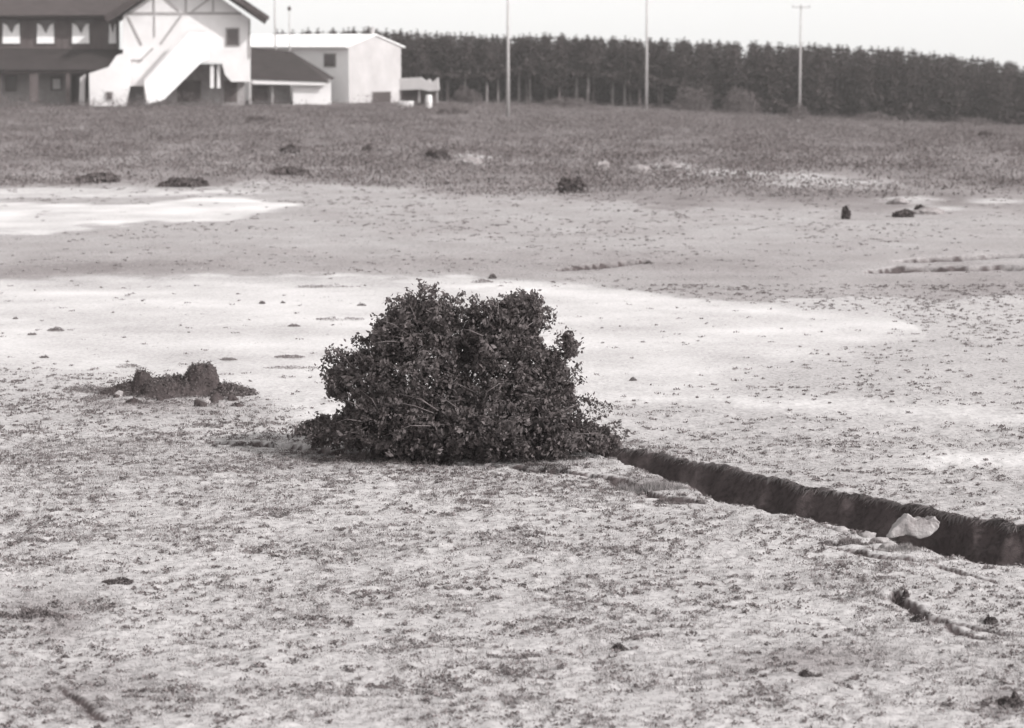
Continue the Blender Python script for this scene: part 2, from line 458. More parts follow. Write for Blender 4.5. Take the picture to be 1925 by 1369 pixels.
# ------------------------------------------------------------------ the big bush
BD = flat_pt(870, 856)[1]
bush_base = on_ground(870, 850)
PX = BD / F                                  # metres per photo pixel at the bush
def bl(u, v, dy=0.0):                        # local point of the bush
    p = pt(u, v, BD + dy)
    return np.array([p.x - bush_base.x, dy + BD - bush_base.y, p.z - bush_base.z])
lobes = []   # u, v, ru, rv (px), depth radius m, dy
for e in [(785, 722, 96, 128, .75, 0), (945, 728, 96, 132, .8, .1), (800, 640, 85, 66, .55, .1), (945, 640, 75, 68, .55, 0), (985, 600, 34, 38, .3, 0), (965, 585, 42, 30, .3, .2),
          (775, 592, 36, 26, .25, .1), (828, 596, 30, 26, .25, -.1), (889, 598, 6, 24, .08, 0), (936, 618, 24, 28, .28, 0), (735, 640, 36, 46, .35, 0),
          (700, 740, 62, 74, .5, 0), (735, 790, 100, 60, .65, -.15), (880, 790, 150, 68, .8, -.1), (1020, 750, 55, 90, .5, 0), (1040, 700, 22, 42, .28, .1), (1038, 785, 50, 46, .5, 0),
          (660, 690, 28, 22, .2, .1), (632, 722, 20, 20, .2, 0), (1000, 820, 110, 36, .6, -.1), (850, 826, 210, 30, .6, -.1),
          (1068, 650, 10, 24, .1, 0), (640, 810, 60, 26, .4, 0), (1096, 824, 42, 20, .4, 0), (1138, 836, 30, 14, .3, .1)]:
    lobes.append(e)
V, Fc, off = [], [], 0
def add(v, f):
    global off
    V.append(v); Fc.append(f + off); off += len(v)
for (u, v, ru, rv, dr, dy) in lobes:
    c = bl(u, v, dy); area = (ru * rv) ** .5 * PX
    k = int(17000 * ru * PX * rv * PX + 60 * area / .1)
    d = rand_dirs(k); r = rng.uniform(0, 1, k) ** 0.42
    # lumpy surface
    lump = 0.80 + 0.42 * vnoise(d[:, 0] * 3.2 + u, d[:, 2] * 3.2 + d[:, 1] * 2.1 + v, 5)
    p = c + d * (r * lump)[:, None] * np.array([ru * PX, dr, rv * PX])
    p = p[p[:, 2] > -0.04]
    hole = vnoise(p[:, 0] * 6 + p[:, 1] * 3.1, p[:, 2] * 6 - p[:, 1] * 4.3, 17) * .6 + vnoise(p[:, 0] * 13 - p[:, 1] * 6, p[:, 2] * 13 + p[:, 1] * 9, 18) * .4
    p = p[(hole > .46) | (rng.uniform(0, 1, len(p)) < .07)]
    add(*leaf_quads(p, rng.uniform(.03, .06, len(p)), up=0.2))
    kc = int(560 * (ru * PX * rv * PX) ** .9 + 8)             # ragged clumps of leaves on the outside
    d = rand_dirs(kc); lump = 0.86 + 0.36 * vnoise(d[:, 0] * 3.2 + u, d[:, 2] * 3.2 + d[:, 1] * 2.1 + v, 5)
    cc = c + d * (rng.uniform(.8, 1.08, kc) * lump)[:, None] * np.array([ru * PX, dr, rv * PX])
    nl = rng.integers(10, 34, kc); sg = np.repeat(rng.uniform(.018, .045, kc), nl)
    p = np.repeat(cc, nl, 0) + rng.normal(size=(nl.sum(), 3)) * sg[:, None] * np.array([1, 1, .8])
    dirs = np.repeat(rand_dirs(kc, .4), nl, 0) + rng.normal(size=(nl.sum(), 3)) * .55
    dirs /= np.linalg.norm(dirs, axis=1, keepdims=True); ok_ = p[:, 2] > -.04
    add(*leaf_quads(p[ok_], rng.uniform(.03, .09, int(ok_.sum())), dirs=dirs[ok_]))
# sprays standing out of the outline: twigs with leaves
bmb = bmesh.new()
sprays = [(1040, 700, 1082, 660), (1082, 660, 1072, 622), (1060, 735, 1092, 690), (640, 730, 606, 690), (606, 690, 622, 656), (690, 680, 640, 668), (640, 668, 612, 682), (830, 580, 800, 544), (800, 544, 786, 533), (850, 585, 870, 552), (1005, 570, 1030, 584), (1030, 584, 1044, 600), (735, 600, 728, 564), (700, 650, 668, 634), (1075, 760, 1122, 756), (1122, 756, 1150, 770),
          (800, 570, 790, 540), (810, 575, 812, 538), (830, 580, 838, 553), (845, 590, 862, 556), (775, 580, 770, 548), (745, 600, 733, 566), (760, 590, 752, 562), (888, 600, 890, 560),
          (960, 575, 940, 553), (985, 575, 978, 545), (1000, 580, 1008, 548), (1008, 590, 1020, 560), (1012, 605, 1028, 580), (1040, 670, 1076, 624), (1050, 690, 1085, 650), (1048, 700, 1050, 628), (1060, 720, 1086, 690),
          (1060, 740, 1095, 712), (1070, 770, 1110, 745), (1080, 790, 1130, 768), (1100, 800, 1140, 775), (690, 690, 655, 655), (670, 700, 625, 655), (655, 710, 618, 675), (650, 720, 612, 705), (650, 740, 622, 742),
          (690, 660, 680, 636), (700, 670, 662, 640), (640, 800, 590, 775), (620, 815, 560, 800), (600, 822, 530, 812), (720, 620, 706, 596), (870, 590, 872, 570), (1110, 820, 1165, 795), (1130, 830, 1182, 812),
          (680, 750, 640, 726), (1010, 625, 1036, 612), (930, 590, 925, 566), (815, 560, 822, 532), (790, 565, 800, 535)]
for i in range(60):                                  # extra small ones over the whole outline
    e = random.choice(lobes[2:20]); a_ = random.uniform(-0.2, math.pi + .2)
    u0 = e[0] + e[2] * .8 * math.cos(a_); v0 = e[1] - e[3] * .8 * math.sin(a_)
    if v0 < 835: sprays.append((u0, v0, u0 + random.uniform(16, 32) * math.cos(a_), v0 - random.uniform(12, 26) * abs(math.sin(a_))))
for (u0, v0, u1, v1) in sprays:
    dy = random.uniform(-.3, .3)
    a0 = bl(u0, v0, dy); a1 = bl(u1, v1, dy + random.uniform(-.1, .1))
    bend = np.array([random.uniform(-.03, .03), 0, random.uniform(-.01, .04)])
    q = [a0, (a0 + a1) / 2 + bend, a1]
    tube(bmb, q, .006, .002, 4)
    L = np.linalg.norm(a1 - a0); k = int(26 + 130 * L)
    t = rng.uniform(0.0, 1.05, k)[:, None]
    p = a0 * (1 - t) ** 2 + 2 * (a0 * .5 + a1 * .5 + bend) * t * (1 - t) + a1 * t ** 2 + rng.normal(size=(k, 3)) * (.026 + .01 * (1 - t))
    add(*leaf_quads(p, rng.uniform(.03, .065, k), up=.3))
bush = empty('bush', bush_base, 'large dark leafy bush standing alone at the head of the gully', 'bush')
link('foliage', np_mesh('bush_foliage', np.concatenate(V), np.concatenate(Fc)), M['leaf'], bush)
for i in range(46):                                  # stems from the ground into the lobes
    e = random.choice(lobes[:18]); c = bl(e[0] + random.uniform(-.6, .6) * e[2], e[1] - random.uniform(0, .9) * e[3], e[5])
    s0 = np.array([random.uniform(-.75, .75), random.uniform(-.3, .3), -.05])
    mid_ = (s0 + c) / 2 + np.array([random.uniform(-.12, .12), random.uniform(-.1, .1), .12])
    tube(bmb, [s0, mid_, c], random.uniform(.012, .026), .005, 5)
for i in range(70):                                  # thin bare twigs arching over the outside
    e = random.choice(lobes[:20]); a_ = random.uniform(-.6, math.pi + .6)
    q0 = bl(e[0] + .5 * e[2] * math.cos(a_), e[1] - .4 * e[3] * math.sin(a_), e[5] - e[4] * .8)
    q1 = bl(e[0] + 1.15 * e[2] * math.cos(a_), e[1] - 1.1 * e[3] * math.sin(a_), e[5] - e[4] * .9 + random.uniform(-.1, .3))
    if q0[2] < .1 or q1[2] < .1: continue
    tube(bmb, [q0, (q0 + q1) / 2 + np.array([random.uniform(-.05, .05), -.05, random.uniform(0, .09)]), q1], .006, .003, 4)
link('branches', bm_mesh('bush_branches', bmb, True), M['bark'], bush)

# ------------------------------------------------------------------ low weeds around it, and small tufts
def weed(u, v, wpx, hpx, label, name='weed_clump', cat='weed', group=None, n_=900, matk='leaf', flat=None, leafy=True):
    if flat is None: flat = 1.0 if wpx < 40 else 40 / wpx + .12
    p = on_ground(u, v); s = p.y / F
    rx, h = wpx * .5 * s, hpx * s
    k = int(n_ * (1.25 if flat < .9 else 1))
    ang = rng.uniform(0, 2 * math.pi, k); r = rng.uniform(0, 1, k) ** .6
    q = np.stack([np.cos(ang) * r * rx, np.sin(ang) * r * rx * .8 * flat, np.zeros(k)], 1)
    if wpx >= 40:
        q = q[vnoise(q[:, 0] / .16 + u, q[:, 1] / .16 + v, 19) > (.36 if name == 'weed_clump' else .30 if wpx > 80 else .25)]; k = len(q); r = np.hypot(q[:, 0] / rx, q[:, 1] / (rx * .8 * flat))
    lump = .45 + .9 * vnoise(q[:, 0] / (rx * .35) + u, q[:, 1] / (rx * .35) + v, 9)
    zz = ground_h(q[:, 0] + p.x, q[:, 1] + p.y) - p.z
    hh = h * (1 - r ** 2 * .75) * lump
    if leafy:
        q[:, 2] = zz + hh * rng.uniform(0, 1, k)
        vv, ff = leaf_quads(q, rng.uniform(.5, 1.1, k) * min(.055, max(.02, h * .35)) * (1 if p.y < 60 else p.y / 60), up=.3)
    else:
        q[:, 2] = zz - .004
        vv, ff = blades(q, hh * rng.uniform(.5, 1.15, k), rng.uniform(.005, .011, k) * max(1, p.y / 25), .8)
    o = link(name, np_mesh(name, vv, ff), M[matk], None, p)
    return tag(o, label, cat, group)
weed(590, 822, 150, 26, 'low dark weeds spreading from the left foot of the big bush', n_=3600)
weed(1130, 838, 120, 34, 'low dark weeds at the right foot of the big bush where the gully begins', n_=3800)
weed(950, 864, 330, 16, 'dark weeds trailing along the front edge of the big bush', n_=5200)
weed(800, 868, 440, 15, 'dark trampled weeds in the furrow before the big bush', n_=6000)
weed(1010, 880, 200, 11, 'thin dark weeds in the furrow right of the bush front', n_=2600)
weed(470, 838, 150, 10, 'flat dark weeds left of the big bush along the crack', n_=1800)
G1 = 'weed tufts around the earth mound'
weed(300, 762, 330, 9, 'sparse dry weeds spread in front of the lumpy earth mound', n_=1500, group=G1, matk='darkgrass')
weed(170, 735, 110, 11, 'dark ragged weeds left of the lumpy earth mound', n_=900, group=G1, matk='darkgrass')
weed(185, 750, 60, 9, 'small dark weeds just below the ragged weeds left of the mound', n_=600, group=G1, matk='darkgrass')
weed(435, 742, 110, 15, 'dark weeds right of the lumpy earth mound', n_=1300, group=G1, matk='darkgrass')
weed(240, 690, 50, 7, 'thin dark weeds beside the small lump of the earth mound', n_=400, group=G1, matk='darkgrass')
weed(1210, 920, 170, 20, 'pale dry tussocks between the bush and the gully', n_=2600, matk='grass', leafy=False, name='grass_tussock', cat='grass tussock')
weed(1280, 944, 110, 12, 'dark low tussock on the near side of the gully', n_=1200, matk='darkgrass', leafy=False, name='grass_tussock', cat='grass tussock')
weed(1600, 1022, 130, 20, 'ragged dark tussock on the near edge of the gully left of the boulder', n_=2000, matk='darkgrass', leafy=False, name='grass_tussock', cat='grass tussock')
weed(1690, 1035, 90, 14, 'short tussock directly in front of the pale boulder', n_=1100, matk='grass', leafy=False, name='grass_tussock', cat='grass tussock')
G2 = 'small dark tufts on the pale bare strip'
for (u, v, ww, hh, la) in [
    (105, 622, 34, 7, 'largest dark tuft on the pale strip at the left edge'), (60, 630, 18, 6, 'small dark tuft just left of the largest one on the left pale strip'),
    (29, 600, 10, 5, 'tiny dark tuft nearest the left edge of the pale strip'), (83, 673, 18, 6, 'small dark tuft on the pale strip nearest the left of the earth mound'),
    (493, 571, 12, 7, 'round dark tuft on the pale strip beyond the earth mound'), (532, 570, 9, 5, 'tiny dark tuft right of the round tuft on the pale strip'),
    (553, 614, 24, 6, 'small flat tuft on the pale strip below the long dark streak'), (680, 575, 18, 6, 'small dark tuft just beyond the top left of the bush'),
    (640, 601, 100, 6, 'long thin dark streak of weeds left of the bush top'), (610, 540, 110, 6, 'long dark streak of weeds on the far edge of the pale strip'),
    (905, 531, 46, 6, 'flat dark tuft on the far edge of the pale strip above the bush'), (926, 524, 14, 12, 'upright dark tuft poking up beyond the bush'),
    (430, 677, 34, 5, 'thin dark weed streak right of the earth mound'), (545, 672, 60, 5, 'broken weed streak between earth mound and bush'), (550, 692, 110, 4, 'faint weed line between earth mound and bush, nearer the camera'),
    (1190, 716, 14, 7, 'single dark tuft on the turf right of the bush'), (1878, 640, 12, 4, 'tiny dark tuft on turf near the right edge'),
    (1165, 1222, 34, 12, 'dark low tuft in the turf near the bottom centre'), (1525, 1270, 46, 12, 'dark low tuft in the turf near the bottom right'),
    (1725, 1168, 26, 14, 'dark weed sitting in the bend of the short crack'), (1862, 1170, 26, 16, 'dark weed on the right end of the short crack'), (1700, 1125, 18, 16, 'dark weed at the upper end of the short crack'),
    (222, 1098, 60, 10, 'broad dark tuft in the turf at the left'), (62, 1160, 140, 16, 'dark weedy patch low at the left edge'), (1900, 1325, 46, 26, 'dark weeds in the bottom right corner')]:
    weed(u, v, ww, hh, la, 'weed_tuft', 'weed tuft', G2 if v < 700 else None, n_=int(160 + ww * hh * (2.2 if ww < 100 else 1)), matk='leaf' if v > 1000 and ww < 100 else 'darkgrass')

# ------------------------------------------------------------------ stones and earth
def lump_mesh(name, rx, ry, rz, seed, rough=.25, cuts=4, boxy=False):
    bm = bmesh.new()
    if boxy: bmesh.ops.create_cube(bm, size=1.5); bmesh.ops.subdivide_edges(bm, edges=bm.edges, cuts=14, use_grid_fill=True)
    else: bmesh.ops.create_icosphere(bm, subdivisions=cuts, radius=1)
    vs_ = np.array([v.co[:] for v in bm.verts])
    nn = (fbm(vs_[:, 0] * 1.5 + seed, vs_[:, 1] * 1.5 + vs_[:, 2] * 1.1, seed, 4) + fbm(vs_[:, 2] * 1.7 + seed, vs_[:, 0] * 1.3 - vs_[:, 1] * 1.6, seed + 3, 4)) - 1
    n2_ = fbm(vs_[:, 0] * 6 + seed, vs_[:, 1] * 6 + vs_[:, 2] * 5, seed + 7, 3) - .5
    for v, k_, k2 in zip(bm.verts, nn, n2_):
        v.co *= 1 + rough * 2 * k_ + rough * .6 * k2
        v.co.x *= rx; v.co.y *= ry; v.co.z *= rz
    return bm_mesh(name, bm, not boxy)
fx_, fy_ = flat_pt(1706, 1004); p = Vector((fx_, fy_, float(base_h(fx_, fy_)) + .05)); s = p.y / F
bm = bmesh.new()
outl = [(1655, 1008), (1668, 985), (1694, 958), (1712, 968), (1724, 964), (1733, 971), (1745, 963), (1756, 975), (1752, 990), (1738, 1000), (1716, 1008), (1706, 1002), (1690, 1002)]
base_ = [Vector(((a - 1706) * s, 0, (1004 - b_) * s)) for a, b_ in outl]
f_ = bm.faces.new([bm.verts.new(q + Vector((0, -.06 - .22 * max(0, .12 - q.z), 0))) for q in base_])
bk = bmesh.ops.extrude_face_region(bm, geom=[f_])
for v in [e for e in bk['geom'] if isinstance(e, bmesh.types.BMVert)]: v.co.y += .26; v.co.x *= .85; v.co.z *= .8
bmesh.ops.triangulate(bm, faces=bm.faces)
bmesh.ops.subdivide_edges(bm, edges=bm.edges, cuts=9, use_grid_fill=True)
for _ in range(2): bmesh.ops.smooth_vert(bm, verts=bm.verts, factor=.5, use_axis_x=True, use_axis_y=True, use_axis_z=True)
bm.normal_update()
for v in bm.verts:
    c_ = v.co
    k_ = float(fbm(c_.x * 8 + 4, c_.z * 8 + c_.y * 6, 77, 3)) - .5
    k3 = float(fbm(c_.x * 32, c_.z * 32 + c_.y * 20, 79, 3)) - .5
    v.co = c_ + v.normal * (k_ * .045 + k3 * .02)
o = link('boulder', bm_mesh('boulder', bm, True), M['stone'], None, Vector((p.x + .02, p.y - .20, p.z - .03)))
tag(o, 'pale broken boulder lying across the dark gully', 'boulder')
# crumbled clods near it
for i, (u, v, r, la) in enumerate([(1655, 1018, 15, 'fist-sized earth clod left of the pale boulder'), (1630, 1008, 12, 'earth clod half fallen into the gully left of the boulder'), (1672, 1030, 13, 'earth clod in front of the pale boulder'),
                                   (1700, 1022, 10, 'small earth clod under the right front of the pale boulder'), (1578, 1000, 11, 'small earth clod on the gully lip nearest the bush')]):
    q = on_ground(u, v); s = q.y / F
    o = link('earth_clod', lump_mesh('earth_clod', r * s * 1.3, r * s * 1.2, r * s * .8, 40 + i, .3, 3), M['clod'], None, q)
    tag(o, la, 'earth clod', 'earth clods by the pale boulder')
rc = random.Random(5)
for i in range(22):
    u = rc.uniform(1230, 1900); v = np.interp(u, [1230, 1420, 1500, 1600, 1720, 1925], [902, 945, 966, 992, 1022, 1062]) + rc.uniform(-22, 8)
    q = on_ground(u, v); r = rc.uniform(5, 12) * q.y / F
    o = link('spoil_clod', lump_mesh('spoil_clod', r * rc.uniform(1, 1.6), r, r * rc.uniform(.5, .9), 80 + i, .35, 2), M['clod'], None, q)
    tag(o, 'small crumbled earth clod on the near lip of the gully', 'earth clod', 'clods along the near lip of the gully')
# lumpy earth mound on the left
c0 = on_ground(325, 742); s = c0.y / F
mound = empty('earth_mound', c0, 'low dark mound of turned earth with two rounded lumps, left of the bush', 'mound')
gx, gy = np.meshgrid(np.linspace(-150 * s, 150 * s, 150), np.linspace(-.75, .75, 90))
def gau(cx, cy, rx, ry, h, p_=2): return h * np.exp(-((np.abs(gx - cx) / rx) ** 2 + (np.abs(gy - cy) / ry) ** 2) ** (p_ / 2))
def dome(cx, cy, rx, ry, h): return h * np.sqrt(np.clip(1 - ((gx - cx) / rx) ** 2 - ((gy - cy) / ry) ** 2, 0, 1))
hz = np.maximum.reduce([dome(0, .1, 90 * s, .40, 35 * s), dome(52 * s, .12, 36 * s, .27, 64 * s), dome(-60 * s, .1, 21 * s, .17, 50 * s), gau(-88 * s, .1, 50 * s, .2, 24 * s, 2), gau(100 * s, .1, 60 * s, .25, 22 * s, 2), gau(-20 * s, -.1, 40 * s, .3, 30 * s, 3)])
nz = fbm(gx * 9 + 3, gy * 9, 55, 4) - .5
nz2 = fbm(gx * 28 + 3, gy * 28, 57, 3) - .5
hz = hz * (1 + .45 * nz) + nz2 * .10 * np.clip(hz * 8, 0, 1) - .04
gxx = gx + nz2 * .08 * np.clip(hz * 4, 0, 1)
hz = hz + ground_h((gx + c0.x).ravel(), (gy + c0.y).ravel()).reshape(gx.shape) - c0.z
ii = np.arange(gx.size).reshape(gx.shape)
link('mound_body', np_mesh('mound_body', np.stack([gxx.ravel(), gy.ravel(), hz.ravel()], -1), np.stack([ii[:-1, :-1], ii[:-1, 1:], ii[1:, 1:], ii[1:, :-1]], -1).reshape(-1, 4)), M['darkstone'], mound)
qi = rng.integers(0, gx.size, 15000); qi = qi[(gau(0, .05, 120 * s, .42, 1, 2).ravel()[qi] > rng.uniform(0, 1, 15000))]
q = np.stack([gxx.ravel()[qi], gy.ravel()[qi], hz.ravel()[qi] + rng.uniform(0, 1, len(qi)) ** 2 * .06], 1)
link('weeds', np_mesh('mound_weeds', *leaf_quads(q, rng.uniform(.015, .045, len(q)), up=.3)), M['leaf'], mound)

for i in range(16):
    u, v = rc.uniform(215, 450), rc.uniform(728, 765)
    q_ = on_ground(u, v); r = rc.uniform(5, 14) * q_.y / F
    o = link('earth_clod', lump_mesh('mound_clod', r * .7 * rc.uniform(1, 1.4), r * .7, r * rc.uniform(.6, .9), 120 + i, .6, 3), M['darkstone' if i % 3 else 'clod'], None, q_)
    tag(o, 'small dark earth clod scattered at the foot of the lumpy mound', 'earth clod', 'clods around the lumpy earth mound')

# ------------------------------------------------------------------ grass (stuff)
def scatter(n_, y0, y1, xr=.235):
    """random ground points, even per unit of area, in the fan the place is seen over plus a margin"""
    y = np.sqrt(rng.uniform(y0 ** 2, y1 ** 2, n_)); x = rng.uniform(-1, 1, n_) * (y * xr + 1.0)
    return x, y
GV, GF, go = [], [], 0
def gadd(v, f):
    global go
    GV.append(v); GF.append(f + go); go += len(v)
for (n_, y0, y1, nb, h, sp, thr) in [(60000, 15.2, 30, 9, .024, .05, .25), (30000, 28, 48, 8, .03, .08, .25), (12000, 46, 96, 8, .05, .16, .3)]:
    x, y = scatter(n_, y0, y1)
    a, d, he = zones(x, y)
    _, so_ = carve(x, y)
    keep = (rng.uniform(0, 1, n_) < d * .9) & (so_ < .15)
    x, y, d = x[keep], y[keep], d[keep]
    k = len(x)
    hs_ = h * rng.uniform(.5, 1.3, k) * (0.7 + .5 * d)
    bx = np.repeat(x, nb) + rng.normal(0, sp * .5, k * nb); by = np.repeat(y, nb) + rng.normal(0, sp * .4, k * nb)
    bz = ground_h(bx, by) - .004
    gadd(*blades(np.stack([bx, by, bz], 1), np.repeat(hs_, nb) * rng.uniform(.5, 1.2, k * nb), rng.uniform(.006, .011, k * nb) * max(1, y0 / 20), 1.0))
grass = link('grass', np_mesh('grass', np.concatenate(GV), np.concatenate(GF)), M['grass'])
tag(grass, 'short dry grass growing in tussocks over the open ground', 'grass', kind='stuff')
# dark low herbs between the grass
GV, GF, go = [], [], 0
x, y = scatter(95000, 15.2, 50); x2, y2 = scatter(42000, 50, 92); x = np.append(x, x2); y = np.append(y, y2)
a, d, he = zones(x, y); _, so_ = carve(x, y)
cl = fbm(x * 2.0, y * 2.0, 91, 4)
d = d * np.where(y > 50, (.25 + sstep(.44, .62, fbm(x / 3, y / 6, 93, 3)) * .9), 1)
keep = (rng.uniform(0, 1, len(x)) < d * (.30 + .9 * sstep(.46, .64, cl)) * .42) & (so_ < .5)
x, y = x[keep], y[keep]; k = len(x); nb = 14; far_ = np.maximum(1, y / 46); cs = np.repeat(rng.uniform(.012, .045, k) * far_, nb)
bx = np.repeat(x, nb) + rng.normal(0, 1, k * nb) * cs; by = np.repeat(y, nb) + rng.normal(0, 1, k * nb) * cs * .9
bz = ground_h(bx, by) + rng.uniform(.0, .02, k * nb)
herb = link('herbs', np_mesh('herbs', *leaf_quads(np.stack([bx, by, bz], 1), rng.uniform(.018, .04, k * nb) * np.repeat(far_, nb), up=.1)), M['darkgrass'])
tag(herb, 'low dark herbs dotted through the dry turf', 'ground cover', kind='stuff')

# dry roots and grass hanging over the far lip of the gully
LV, LF, lo_ = [], [], 0
tot = len(DITCH) - 1
for i in range(3000):
    q_ = rng.uniform(0, tot - .01); j_ = int(q_); f_ = q_ - j_
    ax, ay = DITCH[j_]; bx_, by_ = DITCH[j_ + 1]
    LV.append((ax + (bx_ - ax) * f_, ay + (by_ - ay) * f_, math.atan2(by_ - ay, bx_ - ax)))
LV = np.array(LV)
dd = np.linspace(.1, 1.3, 25)
best = np.full(len(LV), np.nan)
for d_ in dd:                                      # walk outwards until the cut ends
    px_ = LV[:, 0] - np.sin(LV[:, 2]) * d_; py_ = LV[:, 1] + np.cos(LV[:, 2]) * d_
    c_, _s = carve(px_, py_)
    hit = np.isnan(best) & (c_ < .01); best[hit] = d_
ok = ~np.isnan(best)
px_ = LV[ok, 0] - np.sin(LV[ok, 2]) * (best[ok] + .0); py_ = LV[ok, 1] + np.cos(LV[ok, 2]) * (best[ok] + .0)
base = np.stack([px_, py_, ground_h(px_, py_) + .01], 1)
out = np.stack([np.sin(LV[ok, 2]), -np.cos(LV[ok, 2]), np.zeros(ok.sum())], 1) * rng.uniform(.03, .10, (ok.sum(), 1)) + np.stack([rng.normal(0, .03, ok.sum()), rng.normal(0, .03, ok.sum()), rng.uniform(-.10, .03, ok.sum())], 1)
w_ = np.stack([np.cos(LV[ok, 2]), np.sin(LV[ok, 2]), np.zeros(ok.sum())], 1) * .007
lv = np.stack([base - w_, base + w_, base + out], 1).reshape(-1, 3)
lip = link('hanging_grass', np_mesh('hanging_grass', lv, np.arange(len(lv)).reshape(-1, 3)), M['darkgrass'])
tag(lip, 'dry grass and roots hanging over the far lip of the gully', 'grass', kind='stuff')

# far heath
x, y = scatter(60000, 80, 245, .26)
a, d, he = zones(x, y)
cl = fbm(x / 5, y / 8, 95, 4)
keep = rng.uniform(0, 1, len(x)) < he * (.25 + .9 * sstep(.4, .6, cl))
keep &= ~((y > 205) & (x < -6))
x, y = x[keep], y[keep]; k = len(x); nb = 9
hh = np.repeat(rng.uniform(.06, .28, k), nb)
bx = np.repeat(x, nb) + rng.normal(0, .35, k * nb); by = np.repeat(y, nb) + rng.normal(0, .3, k * nb)
bz = ground_h(bx, by) + hh * rng.uniform(0, 1, k * nb)
heathv = link('heath', np_mesh('heath', *leaf_quads(np.stack([bx, by, bz], 1), rng.uniform(.06, .16, k * nb), up=.6, aspect=.5)), M['scrub'])
tag(heathv, 'rough dark heath covering the ground before the wood', 'heath', kind='stuff')

x, y = scatter(26000, 84, 240, .26)
a, d, he = zones(x, y)
cl = fbm(x / 2.2, y / 4, 97, 4)
keep = rng.uniform(0, 1, len(x)) < he * (.12 + sstep(.47, .60, cl))
keep |= (y > 190) & (y < 212) & (x < -8) & (rng.uniform(0, 1, len(x)) < .8)
keep &= ~((y > 205) & (x < -8))
x, y = x[keep], y[keep]; k = len(x); nb = 14
hh = np.repeat(rng.uniform(.15, .5, k) * (.5 + 1.5 * sstep(.4, .7, fbm(x / 3, y / 5, 98, 3))), nb) * np.repeat(np.where((y > 190) & (x < -8), 1.7, 1), nb)
bx = np.repeat(x, nb) + rng.normal(0, .28, k * nb); by = np.repeat(y, nb) + rng.normal(0, .3, k * nb)
bz = ground_h(bx, by) + hh * rng.uniform(0, 1, k * nb)
tw = link('tall_weeds', np_mesh('tall_weeds', *leaf_quads(np.stack([bx, by, bz], 1), rng.uniform(.08, .2, k * nb), up=1.0, aspect=.4)), M['heathshrub'])
tag(tw, 'darker tall weeds standing in ragged patches on the heath', 'weeds', kind='stuff')

# ------------------------------------------------------------------ shrubs in the far heath
def far_shrub(u, v, wpx, hpx, label, matk='heathshrub', group=None, Y=None, name='shrub', n_=None):
    if Y is None: p = on_ground(u, v)
    else:
        r = ray(u, v); p = Vector((r[0] * Y, Y, gz(r[0] * Y, Y)))
    s = p.y / F; rx, h = wpx * .5 * s, hpx * s
    k = n_ or int(350 + 14 * wpx * hpx ** .5)
    root = empty(name, p, label, 'shrub', group)
    d = rand_dirs(k); d[:, 2] = np.abs(d[:, 2]); r_ = rng.uniform(0, 1, k) ** .4
    lump = .7 + .55 * vnoise(d[:, 0] * 2.6 + u, d[:, 2] * 2.6 + d[:, 1] * 1.5, 3)
    q = d * (r_ * lump)[:, None] * np.array([rx, rx * .8, h])
    link('foliage', np_mesh('shrub_foliage', *leaf_quads(q, rng.uniform(.10, .26, k) * (1 if h > .6 else .7), up=.2)), M[matk], root)
    bm_ = bmesh.new()
    for i in range(6):
        a_ = random.uniform(0, 6.28); tube(bm_, [(0, 0, -.05), (rx * .3 * math.cos(a_), rx * .3 * math.sin(a_), h * .35), (rx * .6 * math.cos(a_), rx * .5 * math.sin(a_), h * .7)], .03, .01, 4)
    link('stems', bm_mesh('shrub_stems', bm_), M['bark'], root)
    return root
G3 = 'dark shrubs scattered over the heath'
for (u, v, a_, b_, la) in [(548, 288, 42, 16, 'dark low shrub on the heath below the barn'), (690, 290, 26, 20, 'small round dark shrub on the heath between barn and first pole'), (822, 302, 52, 20, 'widest dark shrub on the heath, left of the pale heap'),
                           (1075, 362, 62, 26, 'dark shrub where the heath meets the open turf'), (545, 328, 70, 13, 'flat dark shrub at the near edge of the heath on the left'), (185, 342, 90, 16, 'flat dark shrub beyond the pale strip at the left'),
                           (350, 350, 110, 14, 'long low shrub at the heath edge above the pale wedge'), (1855, 262, 40, 16, 'dark shrub on the heath near the right edge'), (1590, 412, 14, 24, 'thin upright dark shrub standing on the turf at the right'),
                           (1700, 408, 36, 12, 'low dark shrub beside the pale rubble at the right'), (1730, 398, 22, 10, 'small dark shrub among the pale rubble'), (490, 232, 70, 14, 'dark scrub just below the low shed'), (850, 215, 60, 12, 'dark scrub left of the first pole')]:
    far_shrub(u, v, a_, b_, la, 'shrub' if u > 1580 and u < 1740 or v > 320 else 'heathshrub', group=G3)
far_shrub(1300, 212, 90, 54, 'large rounded lighter shrub in front of the pines right of the second pole', 'shrub', 'lighter shrubs at the edge of the pine wood', name='shrub', n_=2600, Y=236)
far_shrub(1395, 212, 80, 46, 'lighter shrub between the large rounded shrub and the third pole', 'shrub', 'lighter shrubs at the edge of the pine wood', n_=2200, Y=236)
far_shrub(880, 210, 60, 36, 'lighter shrub at the foot of the pines left of the first pole', 'shrub', 'lighter shrubs at the edge of the pine wood', n_=1600, Y=236)
far_shrub(1500, 212, 44, 36, 'lighter shrub hiding the foot of the third pole', 'shrub', 'lighter shrubs at the edge of the pine wood', n_=1200, Y=221)
far_shrub(1070, 210, 100, 20, 'low lighter shrub between the first and second poles', 'shrub', 'lighter shrubs at the edge of the pine wood', n_=1800, Y=236)
far_shrub(1640, 226, 90, 20, 'low lighter shrub at the foot of the pines right of the third pole', 'shrub', 'lighter shrubs at the edge of the pine wood', n_=1600, Y=236)
far_shrub(1830, 232, 80, 18, 'low lighter shrub at the wood edge nearest the right of the view', 'shrub', 'lighter shrubs at the edge of the pine wood', n_=1500, Y=236)
G4 = 'pale heaps on the heath'
